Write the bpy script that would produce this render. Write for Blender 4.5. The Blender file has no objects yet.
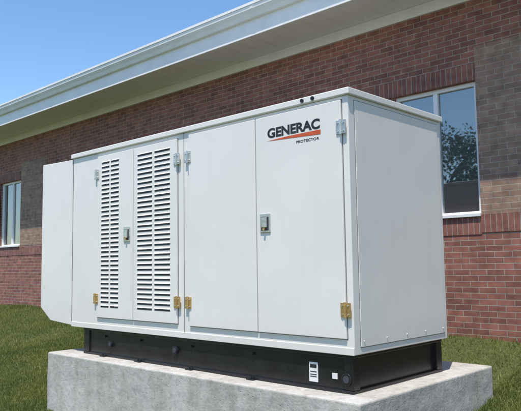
import bpy, bmesh, math, random
import numpy as np
from mathutils import Vector, Matrix, Quaternion
random.seed(4); rng=np.random.default_rng(4)
S=bpy.context.scene
COL=S.collection

# ------------------------------------------------------------ helpers
def nmat(name):
    m=bpy.data.materials.new(name); m.use_nodes=True
    nt=m.node_tree; b=nt.nodes["Principled BSDF"]
    return m,nt,b
def N(nt,t,**k):
    n=nt.nodes.new(t)
    for a,v in k.items(): setattr(n,a,v)
    return n
def ramp(nt,fac,stops):
    r=N(nt,"ShaderNodeValToRGB"); e=r.color_ramp.elements
    while len(e)<len(stops): e.new(0.5)
    for i,(p,c) in enumerate(stops):
        e[i].position=p; e[i].color=(c[0],c[1],c[2],1)
    nt.links.new(fac,r.inputs[0]); return r.outputs[0]
def noise(nt,scale,detail=3,rough=.55,vec=None):
    n=N(nt,"ShaderNodeTexNoise"); n.inputs["Scale"].default_value=scale
    n.inputs["Detail"].default_value=detail; n.inputs["Roughness"].default_value=rough
    if vec is None:
        t=N(nt,"ShaderNodeTexCoord"); vec=t.outputs["Object"]
    nt.links.new(vec,n.inputs["Vector"]); return n.outputs["Fac"]
def bump(nt,b,h,strength=.3,dist=.01):
    u=N(nt,"ShaderNodeBump"); u.inputs["Strength"].default_value=strength
    u.inputs["Distance"].default_value=dist
    nt.links.new(h,u.inputs["Height"]); nt.links.new(u.outputs[0],b.inputs["Normal"])
def mix(nt,f,a,b_,mode="MIX"):
    m=N(nt,"ShaderNodeMix"); m.data_type="RGBA"; m.blend_type=mode
    for s,v in ((0,f),(6,a),(7,b_)):
        if hasattr(v,"links") or hasattr(v,"is_linked"): nt.links.new(v,m.inputs[s])
        elif s==0: m.inputs[0].default_value=v
        else: m.inputs[s].default_value=(v[0],v[1],v[2],1)
    return m.outputs[2]
def simple(name,c,rough=.5,var=.12,scale=6,metal=0,bmp=0,bs=80):
    m,nt,b=nmat(name)
    f=noise(nt,scale)
    lo=[x*(1-var) for x in c]; hi=[min(1,x*(1+var)) for x in c]
    nt.links.new(ramp(nt,f,[(.3,lo),(.7,hi)]),b.inputs["Base Color"])
    b.inputs["Roughness"].default_value=rough; b.inputs["Metallic"].default_value=metal
    if bmp: bump(nt,b,noise(nt,bs,3),bmp,.005)
    return m
def empty(name):
    e=bpy.data.objects.new(name,None); COL.objects.link(e); return e
def mesh(name,verts,faces,mat,parent=None,smooth=False,bevel=0,seg=2):
    me=bpy.data.meshes.new(name); me.from_pydata(verts,[],faces); me.update()
    o=bpy.data.objects.new(name,me); COL.objects.link(o)
    if mat: me.materials.append(mat)
    if parent: o.parent=parent
    if smooth:
        for p in me.polygons: p.use_smooth=True
    if bevel:
        md=o.modifiers.new("b","BEVEL"); md.width=bevel; md.segments=seg; md.limit_method="ANGLE"
    return o
BF=[(0,3,2,1),(4,5,6,7),(0,1,5,4),(1,2,6,5),(2,3,7,6),(3,0,4,7)]
def bv(x0,x1,y0,y1,z0,z1):
    return [(x0,y0,z0),(x1,y0,z0),(x1,y1,z0),(x0,y1,z0),(x0,y0,z1),(x1,y0,z1),(x1,y1,z1),(x0,y1,z1)]
def boxes(name,lst,mat,parent=None,bevel=0,seg=2):
    V=[];F=[]
    for b in lst:
        n=len(V); V+=bv(*b); F+=[tuple(i+n for i in f) for f in BF]
    return mesh(name,V,F,mat,parent,bevel=bevel,seg=seg)
def box(name,x0,x1,y0,y1,z0,z1,mat,parent=None,bevel=0,seg=2):
    return boxes(name,[(x0,x1,y0,y1,z0,z1)],mat,parent,bevel,seg)
def cyl(name,p,r,l,axis,mat,parent=None,seg=24,bevel=0):
    bm=bmesh.new(); bmesh.ops.create_cone(bm,cap_ends=True,segments=seg,radius1=r,radius2=r,depth=l)
    me=bpy.data.meshes.new(name)
    R={'x':Matrix.Rotation(math.pi/2,4,'Y'),'y':Matrix.Rotation(math.pi/2,4,'X'),'z':Matrix.Identity(4)}[axis]
    bmesh.ops.transform(bm,matrix=Matrix.Translation(p)@R,verts=bm.verts)
    bm.to_mesh(me); bm.free()
    o=bpy.data.objects.new(name,me); COL.objects.link(o); me.materials.append(mat)
    if parent:o.parent=parent
    if bevel:
        md=o.modifiers.new("b","BEVEL"); md.width=bevel; md.segments=2; md.limit_method="ANGLE"
    return o
def prism(name,pts,x0,x1,mat,parent=None,axis='x',bevel=0):
    """extrude polygon; axis x: pts are (y,z); axis y: pts are (x,z)"""
    n=len(pts); V=[]
    for t in (x0,x1):
        for a,b in pts: V.append((t,a,b) if axis=='x' else (a,t,b))
    F=[tuple(range(n))[::-1],tuple(range(n,2*n))]+[(i,(i+1)%n,(i+1)%n+n,i+n) for i in range(n)]
    o=mesh(name,V,F,mat,parent,bevel=bevel)
    bm=bmesh.new(); bm.from_mesh(o.data); bmesh.ops.recalc_face_normals(bm,faces=bm.faces); bm.to_mesh(o.data); bm.free()
    return o

# ------------------------------------------------------------ materials
def paint_mat():
    m,nt,b=nmat("generator_paint")
    f=noise(nt,1.3,3)
    c=ramp(nt,f,[(.3,(.80,.770,.725)),(.7,(.84,.815,.77))])
    t=N(nt,"ShaderNodeTexCoord"); mp=N(nt,"ShaderNodeMapping"); mp.inputs["Scale"].default_value=(9,9,.5)
    nt.links.new(t.outputs["Object"],mp.inputs[0])
    s=noise(nt,1,3,.6,mp.outputs[0])
    c2=mix(nt,ramp(nt,s,[(.5,(0,0,0)),(.8,(.06,.06,.06))]),c,(.5,.48,.43))
    sx=N(nt,"ShaderNodeSeparateXYZ"); nt.links.new(t.outputs["Object"],sx.inputs[0])
    mr=N(nt,"ShaderNodeMapRange"); mr.inputs[1].default_value=.27; mr.inputs[2].default_value=.50; mr.inputs[3].default_value=.30; mr.inputs[4].default_value=0
    nt.links.new(sx.outputs[2],mr.inputs[0])
    mm=N(nt,"ShaderNodeMath",operation="MULTIPLY"); nt.links.new(mr.outputs[0],mm.inputs[0]); nt.links.new(noise(nt,5,4,.7),mm.inputs[1])
    c3=mix(nt,mm.outputs[0],c2,(.42,.38,.32))
    nt.links.new(c3,b.inputs["Base Color"])
    b.inputs["Roughness"].default_value=.38
    bump(nt,b,noise(nt,1.6,1),.35,.02)
    return m
PAINT=paint_mat()
def brick_mat(name,c1,c2,mortar,soldier=False):
    m,nt,b=nmat(name)
    t=N(nt,"ShaderNodeTexCoord"); sx=N(nt,"ShaderNodeSeparateXYZ"); nt.links.new(t.outputs["Object"],sx.inputs[0])
    cb=N(nt,"ShaderNodeCombineXYZ")
    add=N(nt,"ShaderNodeMath",operation="ADD"); nt.links.new(sx.outputs[0],add.inputs[0]); nt.links.new(sx.outputs[1],add.inputs[1])
    if soldier:
        nt.links.new(sx.outputs[2],cb.inputs[0]); nt.links.new(add.outputs[0],cb.inputs[1])
    else:
        nt.links.new(add.outputs[0],cb.inputs[0]); nt.links.new(sx.outputs[2],cb.inputs[1])
    br=N(nt,"ShaderNodeTexBrick"); nt.links.new(cb.outputs[0],br.inputs["Vector"])
    br.offset=0 if soldier else .5
    br.inputs["Scale"].default_value=1; br.inputs["Brick Width"].default_value=.203 if not soldier else 5
    br.inputs["Row Height"].default_value=.0677
    br.inputs["Mortar Size"].default_value=.0050; br.inputs["Mortar Smooth"].default_value=.25
    br.inputs["Bias"].default_value=-.1
    br.inputs["Color1"].default_value=(*c1,1); br.inputs["Color2"].default_value=(*c2,1); br.inputs["Mortar"].default_value=(*mortar,1)
    g=noise(nt,9,3); gg=ramp(nt,g,[(.3,(.74,.74,.74)),(.7,(1.22,1.22,1.22))])
    c=mix(nt,1.0,br.outputs["Color"],gg,"MULTIPLY")
    g2=noise(nt,.55,3); gg2=ramp(nt,g2,[(.3,(.88,.88,.89)),(.7,(1.10,1.08,1.06))])
    c=mix(nt,1.0,c,gg2,"MULTIPLY")
    nt.links.new(c,b.inputs["Base Color"]); b.inputs["Roughness"].default_value=.85
    inv=N(nt,"ShaderNodeMath",operation="SUBTRACT"); inv.inputs[0].default_value=1; nt.links.new(br.outputs["Fac"],inv.inputs[1])
    bump(nt,b,inv.outputs[0],.7,.008)
    return m
BRICK=brick_mat("red_brick",(.33,.135,.100),(.20,.083,.064),(.36,.315,.275))
SOLD=brick_mat("soldier_brick",(.29,.118,.088),(.19,.078,.062),(.34,.30,.26),True)
TAN=brick_mat("tan_brick",(.35,.225,.155),(.25,.155,.112),(.37,.32,.27))
TRIM=simple("white_trim",(.82,.82,.81),.5,.05,3)
def soffit_mat():
    m,nt,b=nmat("soffit_panel")
    nt.links.new(ramp(nt,noise(nt,2),[(.3,(.72,.72,.72)),(.7,(.78,.78,.78))]),b.inputs["Base Color"])
    b.inputs["Roughness"].default_value=.55
    wv=N(nt,"ShaderNodeTexWave"); wv.wave_type="BANDS"; wv.bands_direction="X"; wv.inputs["Scale"].default_value=1.05
    t=N(nt,"ShaderNodeTexCoord"); nt.links.new(t.outputs["Object"],wv.inputs[0])
    bump(nt,b,ramp(nt,wv.outputs["Fac"],[(0,(0,0,0)),(.06,(1,1,1))]),.8,.008)
    return m
SOFF=soffit_mat()
FRAME=simple("window_frame_paint",(.84,.84,.84),.4,.04,4)
BLACK=simple("black_paint",(.014,.014,.016),.28,.3,8,bmp=.05)
DARK=simple("slot_dark",(.045,.05,.06),.7,.2,8)
STEEL=simple("zinc_hinge",(.66,.65,.60),.35,.15,40,metal=.8)
BRASS=simple("brass_hinge",(.66,.45,.20),.35,.2,40,metal=.8)
GASK=simple("seam_gap",(.16,.155,.15),.8,.1)
LOGOB=simple("logo_black",(.02,.02,.02),.4,.05)
LOGOR=simple("logo_orange",(.62,.10,.03),.4,.05)
TAG=simple("white_tag",(.75,.75,.73),.5,.05)
def concrete():
    m,nt,b=nmat("concrete")
    f1=noise(nt,1.4,5,.6); f2=noise(nt,16,5,.7)
    c=ramp(nt,f1,[(.3,(.44,.425,.395)),(.7,(.56,.54,.505))])
    c=mix(nt,1,c,ramp(nt,f2,[(.3,(.74,.74,.74)),(.5,(1,1,1)),(.75,(1.1,1.1,1.1))]),"MULTIPLY")
    t=N(nt,"ShaderNodeTexCoord")
    mp=N(nt,"ShaderNodeMapping"); mp.inputs["Scale"].default_value=(5,5,.9); nt.links.new(t.outputs["Object"],mp.inputs[0])
    c=mix(nt,1,c,ramp(nt,noise(nt,1,4,.65,mp.outputs[0]),[(.35,(.82,.81,.79)),(.6,(1.03,1.03,1.03))]),"MULTIPLY")
    v=N(nt,"ShaderNodeTexVoronoi"); v.inputs["Scale"].default_value=22
    nt.links.new(t.outputs["Object"],v.inputs[0])
    pit=ramp(nt,v.outputs["Distance"],[(.06,(.45,.45,.45)),(.13,(1,1,1))])
    c=mix(nt,.6,c,pit,"MULTIPLY")
    nt.links.new(c,b.inputs["Base Color"]); b.inputs["Roughness"].default_value=.9
    ad=N(nt,"ShaderNodeMath",operation="ADD"); nt.links.new(f2,ad.inputs[0]); nt.links.new(pit,ad.inputs[1])
    bump(nt,b,ad.outputs[0],.55,.012)
    return m
CONC=concrete()
def grass_ground():
    m,nt,b=nmat("grass_ground")
    a=noise(nt,.5,3); c_=noise(nt,25,4,.7)
    c=ramp(nt,a,[(.3,(.080,.105,.024)),(.7,(.120,.140,.040))])
    c=mix(nt,1,c,ramp(nt,c_,[(.3,(.5,.5,.45)),(.7,(1.3,1.3,1.2))]),"MULTIPLY")
    nt.links.new(c,b.inputs["Base Color"]); b.inputs["Roughness"].default_value=.95
    bump(nt,b,c_,1,.05); return m
GG=grass_ground()
def leafy(name,stops,tr=.25,patch=False):
    m,nt,b=nmat(name)
    g=N(nt,"ShaderNodeNewGeometry")
    c=ramp(nt,g.outputs["Random Per Island"],stops)
    if patch:
        c=mix(nt,1,c,ramp(nt,noise(nt,1.6,3,.6),[(.35,(.70,.78,.70)),(.65,(1.35,1.18,1.0))]),"MULTIPLY")
    nt.links.new(c,b.inputs["Base Color"]); b.inputs["Roughness"].default_value=.6
    tl=N(nt,"ShaderNodeBsdfTranslucent"); nt.links.new(c,tl.inputs[0])
    ms=N(nt,"ShaderNodeMixShader"); ms.inputs[0].default_value=tr
    nt.links.new(b.outputs[0],ms.inputs[1]); nt.links.new(tl.outputs[0],ms.inputs[2])
    nt.links.new(ms.outputs[0],nt.nodes["Material Output"].inputs[0]); return m
BLADE=leafy("grass_blade",[(0,(.095,.145,.026)),(.5,(.145,.195,.042)),(.85,(.21,.245,.07)),(1,(.34,.30,.15))],.35,True)
LEAF=leafy("tree_leaf",[(0,(.03,.065,.016)),(.6,(.06,.105,.026)),(1,(.10,.14,.035))])
BARK=simple("bark",(.10,.075,.055),.9,.3,10,bmp=.6,bs=20)
SHING=simple("roof_shingle",(.10,.095,.09),.9,.25,14,bmp=.4,bs=30)
def glass():
    m,nt,b=nmat("window_glass")
    b.inputs["Base Color"].default_value=(.04,.045,.045,1); b.inputs["Roughness"].default_value=.4
    gl=N(nt,"ShaderNodeBsdfGlossy"); gl.inputs["Roughness"].default_value=.015; gl.inputs[0].default_value=(.88,.94,.95,1)
    wb=N(nt,"ShaderNodeBump"); wb.inputs["Strength"].default_value=.12; wb.inputs["Distance"].default_value=.01
    nt.links.new(noise(nt,1.8,1),wb.inputs["Height"]); nt.links.new(wb.outputs[0],gl.inputs["Normal"])
    ms=N(nt,"ShaderNodeMixShader")
    lw=N(nt,"ShaderNodeLayerWeight"); lw.inputs[0].default_value=.45
    mr=N(nt,"ShaderNodeMapRange"); mr.inputs[3].default_value=.20; mr.inputs[4].default_value=.9
    nt.links.new(lw.outputs["Fresnel"],mr.inputs[0]); nt.links.new(mr.outputs[0],ms.inputs[0])
    nt.links.new(b.outputs[0],ms.inputs[1]); nt.links.new(gl.outputs[0],ms.inputs[2])
    nt.links.new(ms.outputs[0],nt.nodes["Material Output"].inputs[0]); return m
GLASS=glass()

# ------------------------------------------------------------ ground
YP=[-400,-6,-3.7,-2,-.3,1.8,2.6,3.3,3.5,400]
ZP=[-.80,-.78,-.75,-.74,-.64,-.29,-.13,-.0,0.02,.02]
def gz(x,y):
    return float(np.interp(y,YP,ZP))
ys=list(np.concatenate([[-400,-200,-100,-50,-25,-12,-8],np.arange(-6,4.01,.1),[6,12,25,60,150,400]]))
xs=list(np.concatenate([[-400,-200,-100,-50,-30],np.arange(-20,8.01,.25),[12,25,60,150,400]]))
def gzn(x,y):
    k=math.exp(-((x+4)/12)**2)
    z=sum(gz(x,y+d) for d in (-.5,-.25,0,.25,.5))/5 if y<3 else gz(x,y)
    return z+.018*math.sin(x*1.7+y*.9)*k+.012*math.sin(x*3.1-y*2.3)*k
V=[(x,y,gzn(x,y)) for y in ys for x in xs]; nx=len(xs)
F=[(j*nx+i,j*nx+i+1,(j+1)*nx+i+1,(j+1)*nx+i) for j in range(len(ys)-1) for i in range(nx-1)]
mesh("ground",V,F,GG,smooth=True)

def blades(name,regions,mat):
    P=[]
    for (x0,x1,y0,y1,den,h) in regions:
        k=int((x1-x0)*(y1-y0)*den)
        X=rng.uniform(x0,x1,k); Y=rng.uniform(y0,y1,k)
        ok=~((X>-3.9)&(X<.17)&(Y>-.18)&(Y<1.81))
        X=X[ok];Y=Y[ok]; k=len(X)
        Z=np.interp(Y,YP,ZP)
        kk=np.exp(-((X+4)/12)**2)
        Zs=sum(np.interp(Y+d,YP,ZP) for d in (-.5,-.25,0,.25,.5))/5
        Z=np.where(Y<3,Zs,Z)+.018*np.sin(X*1.7+Y*.9)*kk+.012*np.sin(X*3.1-Y*2.3)*kk-.004
        a=rng.uniform(0,2*np.pi,k); hh=h*rng.uniform(.5,1.3,k)*(1+.35*np.sin(X*2.3)*np.sin(Y*3.1+X)); w=rng.uniform(.0025,.005,k)
        edge=np.clip(1-np.abs(3.40-Y)/.12,0,1)+np.clip(1-np.abs(X-.17)/.1,0,1)*(Y<1.9)*(Y>-.2)
        hh=hh*(1+1.1*edge*rng.uniform(0,1,k))
        la=rng.uniform(0,2*np.pi,k); ln=hh*rng.uniform(.2,.9,k)
        dx=np.cos(a)*w;dy=np.sin(a)*w
        T=np.empty((k,3,3))
        T[:,0]=np.c_[X-dx,Y-dy,Z];T[:,1]=np.c_[X+dx,Y+dy,Z];T[:,2]=np.c_[X+np.cos(la)*ln,np.minimum(Y+np.sin(la)*ln,3.405),Z+hh]
        P.append(T.reshape(-1,3))
    A=np.concatenate(P); nt_=len(A)//3
    me=bpy.data.meshes.new(name)
    me.vertices.add(len(A)); me.vertices.foreach_set("co",A.ravel())
    me.loops.add(len(A)); me.loops.foreach_set("vertex_index",np.arange(len(A),dtype=np.int32))
    me.polygons.add(nt_); me.polygons.foreach_set("loop_start",np.arange(0,len(A),3,dtype=np.int32))
    me.polygons.foreach_set("loop_total",np.full(nt_,3,dtype=np.int32))
    me.update(calc_edges=True); me.validate()
    o=bpy.data.objects.new(name,me); COL.objects.link(o); me.materials.append(mat); return o
blades("grass",[(.1,3.2,-.6,3.40,10000,.042),(-7.5,-3.7,-.9,3.40,7000,.042),(-18,-7.5,-.9,3.40,2600,.05),(-3.9,.1,1.8,3.40,1500,.05),(-8,3,-2.5,-.9,600,.05)],BLADE)

# ------------------------------------------------------------ concrete pad
pm=bmesh.new()
pad=box("concrete_pad",-3.90,.16,-.18,1.81,-1.0,0,CONC)
pm.from_mesh(pad.data)
bmesh.ops.subdivide_edges(pm,edges=[e for e in pm.edges],cuts=40,use_grid_fill=True)
from mathutils import noise as mn
for v in pm.verts:
    if v.co.z>-.95:
        n=mn.noise_vector(v.co*2.2)*.006+mn.noise_vector(v.co*9)*.003
        v.co+=Vector((n.x,n.y,n.z*.4))
pm.to_mesh(pad.data); pm.free()
md=pad.modifiers.new("b","BEVEL"); md.width=.016; md.segments=3; md.limit_method="ANGLE"; md.angle_limit=math.radians(50)

# ------------------------------------------------------------ generator
G=empty("standby_generator")
ZB,ZT=.27,2.10
W=1.33
box("enclosure_body",-3.72,0,0,W,ZB,ZT,PAINT,G,bevel=.006)
box("roof_cap",-3.74,.022,-.022,W+.022,ZT+.001,ZT+.05,PAINT,G,bevel=.006)
hood=prism("discharge_hood",[(-4.42,.45),(-4.19,.31),(-3.722,.28),(-3.722,2.095),(-4.42,2.115)],.003,W-.003,PAINT,G,axis='y',bevel=.006)
boxes("hood_seam",[(-3.726,-3.717,-.001,.02,.28,2.09)],GASK,G)
def door(name,x0,x1,z0,z1):
    boxes(name+"_gap",[(x0-.006,x1+.006,-.002,.01,z0-.006,z1+.006)],GASK,G)
    box(name,x0,x1,-.018,.005,z0,z1,PAINT,G,bevel=.004)
door("door_1",-3.21,-2.574,.39,2.06)
door("door_2",-2.564,-1.90,.39,2.06)
door("door_3",-1.73,-.907,.38,2.07)
door("door_4",-.896,-.055,.38,2.07)
slots=[];lipV=[];lipF=[]
def louver_field(x0,x1,z0,z1,pitch=.046):
    n=int((z1-z0)/pitch)
    for i in range(n):
        z=z1-i*pitch-pitch
        slots.append((x0,x1,-.0195,-.017,z+.003,z+.023))
        k=len(lipV); p=.006
        a=x0-.004;b=x1+.004; zt=z+.032; zl=z+.021
        lipV.extend([(a,-.018,zt),(b,-.018,zt),(b-.005,-.018-p,zl),(a+.005,-.018-p,zl),(a,-.018,zl),(b,-.018,zl)])
        lipF.extend([(k,k+3,k+2,k+1),(k,k+4,k+3),(k+1,k+2,k+5)])
louver_field(-3.125,-2.985,.46,2.01)
louver_field(-2.955,-2.815,.46,2.01)
louver_field(-2.495,-2.265,.46,2.01)
louver_field(-2.225,-1.995,.46,2.01)
boxes("louver_slots",slots,DARK,G)
mesh("louver_hoods",lipV,lipF,PAINT,G)
def hinge(x,z,mat,i):
    for s in (-1,1):
        a,b=(x+.006,x+.042) if s>0 else (x-.042,x-.006)
        box("hinge_leaf_%d%s"%(i,"ab"[s>0]),a,b,-.026,-.0175,z-.05,z+.05,mat,G,bevel=.002)
        for dz in (-.03,.03):
            cyl("hinge_bolt_%d"%i,((a+b)/2,-.029,z+dz),.006,.008,'y',STEEL,G,seg=10)
    cyl("hinge_pin_%d"%i,(x,-.03,z),.009,.11,'z',mat,G,seg=12)
i=0
for x in (-3.215,-1.893,-1.738,-.05):
    for z,mt in ((1.87,STEEL),(.58,BRASS)):
        hinge(x,z,mt,i); i+=1
for k,(x,z) in enumerate(((-2.665,1.22),(-.80,1.225))):
    box("latch_plate_%d"%k,x-.055,x+.055,-.028,-.0175,z-.075,z+.075,STEEL,G,bevel=.006)
    box("latch_recess_%d"%k,x-.04,x+.04,-.0295,-.027,z-.058,z+.05,DARK,G,bevel=.001)
    box("latch_paddle_%d"%k,x-.027,x+.027,-.042,-.028,z-.035,z+.045,STEEL,G,bevel=.004)
    cyl("latch_lock_%d"%k,(x,-.036,z-.047),.011,.02,'y',BRASS,G,seg=16)
boxes("front_seams",[(-1.818,-1.812,-.0015,.01,ZB,ZT)],GASK,G)
boxes("base_trim",[(-3.72,.0,-.006,.0,ZB,ZB+.05)],PAINT,G,bevel=.002)
for k,x in enumerate((-.40,-.30)):
    cyl("roof_plug_%d"%k,(x,-.026,2.125),.015,.012,'y',BLACK,G,seg=16)
box("end_panel",-.004,.006,.075,W-.05,ZB+.05,ZT-.03,PAINT,G,bevel=.003)
boxes("end_panel_gap",[(-.002,.0025,.071,W-.046,ZB+.046,ZT-.026)],GASK,G)
for y in (.11,.4,.68,.96,W-.085):
    for z in (ZB+.09,ZT-.07):
        cyl("panel_screw",(.008,y,z),.005,.005,'x',PAINT,G,seg=10)
def text(name,s,x0,x1,zb,h,mat,off,y=-.0186):
    cu=bpy.data.curves.new(name,"FONT"); cu.body=s; cu.size=1; cu.offset=off; cu.extrude=.002
    o=bpy.data.objects.new(name,cu); COL.objects.link(o)
    bpy.context.view_layer.update()
    dg=bpy.context.evaluated_depsgraph_get(); me=bpy.data.meshes.new_from_object(o.evaluated_get(dg))
    bpy.data.objects.remove(o)
    co=np.array([v.co[:] for v in me.vertices]); mn_=co.min(0); mx=co.max(0)
    for v in me.vertices:
        u=(v.co.x-mn_[0])/(mx[0]-mn_[0]); w=(v.co.y-mn_[1])/(mx[1]-mn_[1]); d=(v.co.z-mn_[2])/(mx[2]-mn_[2])
        v.co=Vector((x0+u*(x1-x0),y-d*.0008,zb+w*h))
    me.materials.clear(); me.materials.append(mat)
    ob=bpy.data.objects.new(name,me); COL.objects.link(ob); ob.parent=G
text("logo_text","GENERAC",-.765,-.24,1.890,.078,LOGOB,.04)
mesh("logo_swoosh",[(-.775,-.0192,1.870),(-.235,-.0192,1.846),(-.235,-.0192,1.882),(-.55,-.0192,1.880)],[(0,1,2,3)],LOGOR,G)
text("logo_subtext","PROTECTOR",-.47,-.25,1.810,.020,LOGOB,.012)

box("skid_web",-3.48,-.06,.035,1.25,.02,.25,BLACK,G)
boxes("skid_flanges",[(-3.50,-.03,.015,1.28,.245,.272),(-3.50,-.03,.015,1.28,.001,.024)],BLACK,G,bevel=.003)
boxes("skid_end_posts",[(-.10,-.03,.02,.10,.026,.243),(-.10,-.03,1.19,1.275,.026,.243),(-3.5,-3.40,.02,.10,.026,.243)],BLACK,G,bevel=.003)
for k,(x,z,r) in enumerate(((-.085,.10,.042),(-1.97,.15,.036),(-3.0,.13,.03))):
    cyl("skid_port_%d"%k,(x,.024,z),r,.03,'y',BLACK,G,seg=24,bevel=.004)
    cyl("skid_port_hole_%d"%k,(x,.008,z),r*.62,.004,'y',DARK,G,seg=20)
for k,x in enumerate((-3.1,-2.5,-1.75,-1.0)):
    cyl("skid_bolt_%d"%k,(x,.028,.20),.010,.03,'y',BLACK,G,seg=6)
    box("anchor_bracket_%d"%k,x-.04,x+.04,-.02,.02,.001,.010,BLACK,G,bevel=.002)
    cyl("anchor_bolt_%d"%k,(x,-.004,.016),.008,.024,'z',BLACK,G,seg=6)
box("warning_tag",-.43,-.35,.028,.0345,.05,.19,TAG,G,bevel=.001)
boxes("warning_tag_print",[(-.42,-.36,.0265,.0278,.15,.175),(-.42,-.36,.0265,.0278,.10,.106),(-.42,-.36,.0265,.0278,.085,.091),(-.42,-.36,.0265,.0278,.12,.126)],LOGOB,G)
box("rating_tag",-.22,-.175,.028,.0345,.09,.13,TAG,G,bevel=.001)

# ------------------------------------------------------------ brick building
B=empty("brick_building")
YW=3.42; XL,XR=-24,14; ZG=-.6; ZS=4.14
wz0,wz1=1.44,3.03
wins=[(-13.14,-12.03),(-1.72,-.61),(.62,1.73),(-17.0,-15.89)]
wins.sort()
segs=[];x=XL
for a,b in wins:
    segs.append((x,a,YW,YW+.3,ZG,ZS)); segs.append((a,b,YW,YW+.3,ZG,wz0-.02)); segs.append((a,b,YW,YW+.3,wz1,ZS)); x=b
segs.append((x,XR,YW,YW+.3,ZG,ZS))
boxes("front_wall",segs,BRICK,B)
boxes("other_walls",[(XL,XL+.3,YW+.3,16,ZG,ZS),(XR-.3,XR,YW+.3,16,ZG,ZS),(XL,XR,16,16.3,ZG,ZS)],BRICK,B)
tan=[(-.61,.62,YW-.004,YW+.02,1.44,3.43),(-12.03,-10.88,YW-.004,YW+.02,1.44,3.43),(-14.4,-13.14,YW-.004,YW+.02,1.44,3.43)]
boxes("tan_brick_panel",tan,TAN,B)
sold=[(-.61,.62,YW-.008,YW+.02,1.235,1.438),(-1.80,-.611,YW-.008,YW+.02,1.215,1.418),(-2.05,-.612,YW-.008,YW+.02,wz1+.002,wz1+.205),
      (-13.2,-10.88,YW-.008,YW+.02,1.215,1.418),(-13.4,-12.032,YW-.008,YW+.02,wz1+.002,wz1+.205),(.622,1.9,YW-.008,YW+.02,wz1+.002,wz1+.205)]
boxes("soldier_course",sold,SOLD,B)
for k,(a,b) in enumerate(wins):
    yf=YW+.06
    fr=.05; m=(a+b)/2
    boxes("window_frame_%d"%k,[(a,b,yf,yf+.08,wz1-fr,wz1),(a,b,yf,yf+.08,wz0,wz0+fr),(a,a+fr,yf,yf+.08,wz0+fr,wz1-fr),(b-fr,b,yf,yf+.08,wz0+fr,wz1-fr),(m-.03,m+.03,yf+.002,yf+.08,wz0+fr,wz1-fr)],FRAME,B,bevel=.004)
    box("window_sill_%d"%k,a-.0,b+.0,YW-.035,yf,wz0-.019,wz0+.02,FRAME,B,bevel=.004)
    box("window_glass_%d"%k,a+fr,b-fr,yf+.04,yf+.05,wz0+fr,wz1-fr,GLASS,B)
YE=YW-.81
boxes("soffit",[(XL-.8,XR+.8,YE+.03,YW-.0,ZS,ZS+.02)],SOFF,B)
boxes("frieze_board",[(XL,XR,YW-.03,YW-.001,ZS-.14,ZS-.002)],TRIM,B,bevel=.004)
boxes("fascia_board",[(XL-.8,XR+.8,YE,YE+.028,ZS-.03,ZS+.22)],TRIM,B,bevel=.004)
gp=[(YE-.002,ZS+.20),(YE-.05,ZS+.205),(YE-.075,ZS+.26),(YE-.11,ZS+.31),(YE-.115,ZS+.36),(YE-.002,ZS+.36)]
prism("gutter",gp,XL-.8,XR+.8,TRIM,B)
gp2=[(y-.003 if j<5 else y,z-.002 if j<2 else z) for j,(y,z) in enumerate(gp)]
for k,x in enumerate((-20.5,-14.8,-9.1,-3.4,2.3,8)):
    prism("gutter_joint_%d"%k,gp2,x,x+.06,TRIM,B)
boxes("drip_edge",[(XL-.8,XR+.8,YE-.125,YE+.2,ZS+.363,ZS+.40)],TRIM,B)
ym=(YW+16)/2
V=[(XL-.9,YE-.0,ZS+.43),(XR+.9,YE-.0,ZS+.43),(XR+.9,ym,ZS+2.6),(XL-.9,ym,ZS+2.6),(XR+.9,17,ZS+.41),(XL-.9,17,ZS+.41)]
ro=mesh("roof",V,[(0,1,2,3),(3,2,4,5)],SHING,B); s=ro.modifiers.new("s","SOLIDIFY"); s.thickness=.025; s.offset=-1
for nme,xg in (("gable_a",XL+.05),("gable_b",XR-.05)):
    mesh(nme,[(xg,YW,ZS+.02),(xg,16,ZS+.02),(xg,ym,ZS+2.5)],[(0,1,2)],TRIM,B)

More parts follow.
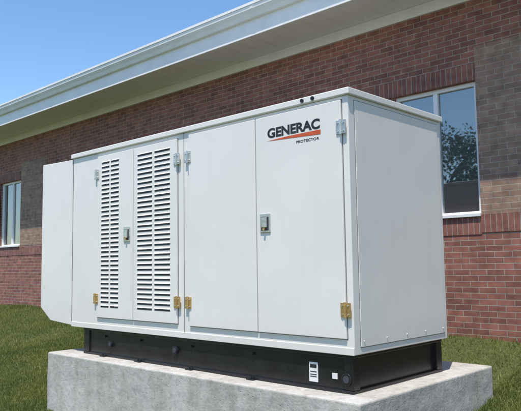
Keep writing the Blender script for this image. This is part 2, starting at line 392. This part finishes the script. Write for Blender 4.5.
# ------------------------------------------------------------ trees across the lawn
def tree(x,y,h,r,seed):
    rn=np.random.default_rng(seed); z0=gz(x,y)-.1
    T=empty("broadleaf_tree"); T.location=(x,y,z0)
    V=[(0,0,0),(.1,0,h*.2),(0,.1,h*.42),(.1,0,h*.7)];E=[(0,1),(1,2),(2,3)];Rr=[.035*h*.7,.022*h,.017*h,.008*h]
    for k in range(9):
        base=1+k%3; a=k*2.4; L=r*rn.uniform(.6,.9)
        p=Vector(V[base]); d=Vector((math.cos(a),math.sin(a),rn.uniform(.4,.9)))
        n=len(V); V.append(tuple(p+d*L*.5)); V.append(tuple(p+d*L)); E+= [(base,n),(n,n+1)]; Rr+=[.008*h,.003*h]
    me=bpy.data.meshes.new("trunk"); me.from_pydata(V,E,[]); o=bpy.data.objects.new("trunk",me); COL.objects.link(o); o.parent=T
    me.materials.append(BARK); md=o.modifiers.new("s","SKIN"); 
    for i_,v in enumerate(me.skin_vertices[0].data): v.radius=(Rr[i_],Rr[i_]); v.use_root=(i_==0)
    nc=60; C=rn.normal(size=(nc,3)); C/=np.linalg.norm(C,axis=1)[:,None]; C*=rn.uniform(.35,1,(nc,1))**.6
    C=C*np.array([r,r,h*.34])+np.array([0,0,h*.64])
    k=110; P=(C[:,None,:]+rn.normal(size=(nc,k,3))*r*.13).reshape(-1,3); n=len(P)
    s=rn.uniform(.07,.15,n)[:,None]; u=rn.normal(size=(n,3)); u/=np.linalg.norm(u,axis=1)[:,None]
    v=np.cross(u,rn.normal(size=(n,3))); v/=np.linalg.norm(v,axis=1)[:,None]
    Q=np.stack([P-u*s,P-v*s*.6,P+u*s,P+v*s*.6],1).reshape(-1,3)
    mesh("crown",Q.tolist(),np.arange(len(Q)).reshape(-1,4).tolist(),LEAF,T)
for k,(x,y,h,r) in enumerate([(-9,-21,7.8,3.4),(-15,-24,9.5,3.8),(-5,-26,8,3.2),(-21,-27,10,4),(2,-30,9,3.6),(-11,-31,9,4)]):
    tree(x,y,h,r,k+3)

# ------------------------------------------------------------ light
az=Vector((.40,-.915)).normalized(); el=math.radians(69)
sd=Vector((az.x*math.cos(el),az.y*math.cos(el),math.sin(el)))
w=bpy.data.worlds.new("World"); S.world=w; w.use_nodes=True
nt=w.node_tree; sk=nt.nodes.new("ShaderNodeTexSky"); sk.sky_type="NISHITA"; sk.sun_disc=False
sk.sun_elevation=el; sk.sun_rotation=math.atan2(sd.x,sd.y); sk.air_density=1.0; sk.dust_density=.4; sk.ozone_density=1.4
hs=nt.nodes.new("ShaderNodeHueSaturation"); hs.inputs["Saturation"].default_value=1.17; hs.inputs["Value"].default_value=1.42
nt.links.new(sk.outputs[0],hs.inputs["Color"])
nt.links.new(hs.outputs[0],nt.nodes["Background"].inputs[0]); nt.nodes["Background"].inputs[1].default_value=.15
L=bpy.data.lights.new("sun","SUN"); L.energy=5; L.angle=math.radians(.5); L.color=(1,.93,.83)
lo=bpy.data.objects.new("sun",L); COL.objects.link(lo); lo.rotation_mode="QUATERNION"
lo.rotation_quaternion=sd.to_track_quat('Z','Y'); lo.location=(0,0,20)
S.view_settings.view_transform="Standard"; S.view_settings.look="None"; S.view_settings.exposure=0

# ------------------------------------------------------------ camera
cam=bpy.data.cameras.new("camera"); co=bpy.data.objects.new("camera",cam); COL.objects.link(co)
cam.sensor_width=36; cam.lens=640.5/521*36; cam.clip_end=2000; cam.clip_start=.05
A=Matrix(((.72364,.07445,.68614),(.69002,-.05689,-.72155),(-.01469,.99560,-.09254)))
X=Vector(A[0]);Y=Vector(A[1]); X.normalize(); Y=(Y-X*Y.dot(X)).normalized(); Z=X.cross(Y)
M=Matrix((X,Y,Z)).to_4x4(); M.translation=Vector((2.62,-3.67,.9)); co.matrix_world=M
S.camera=co
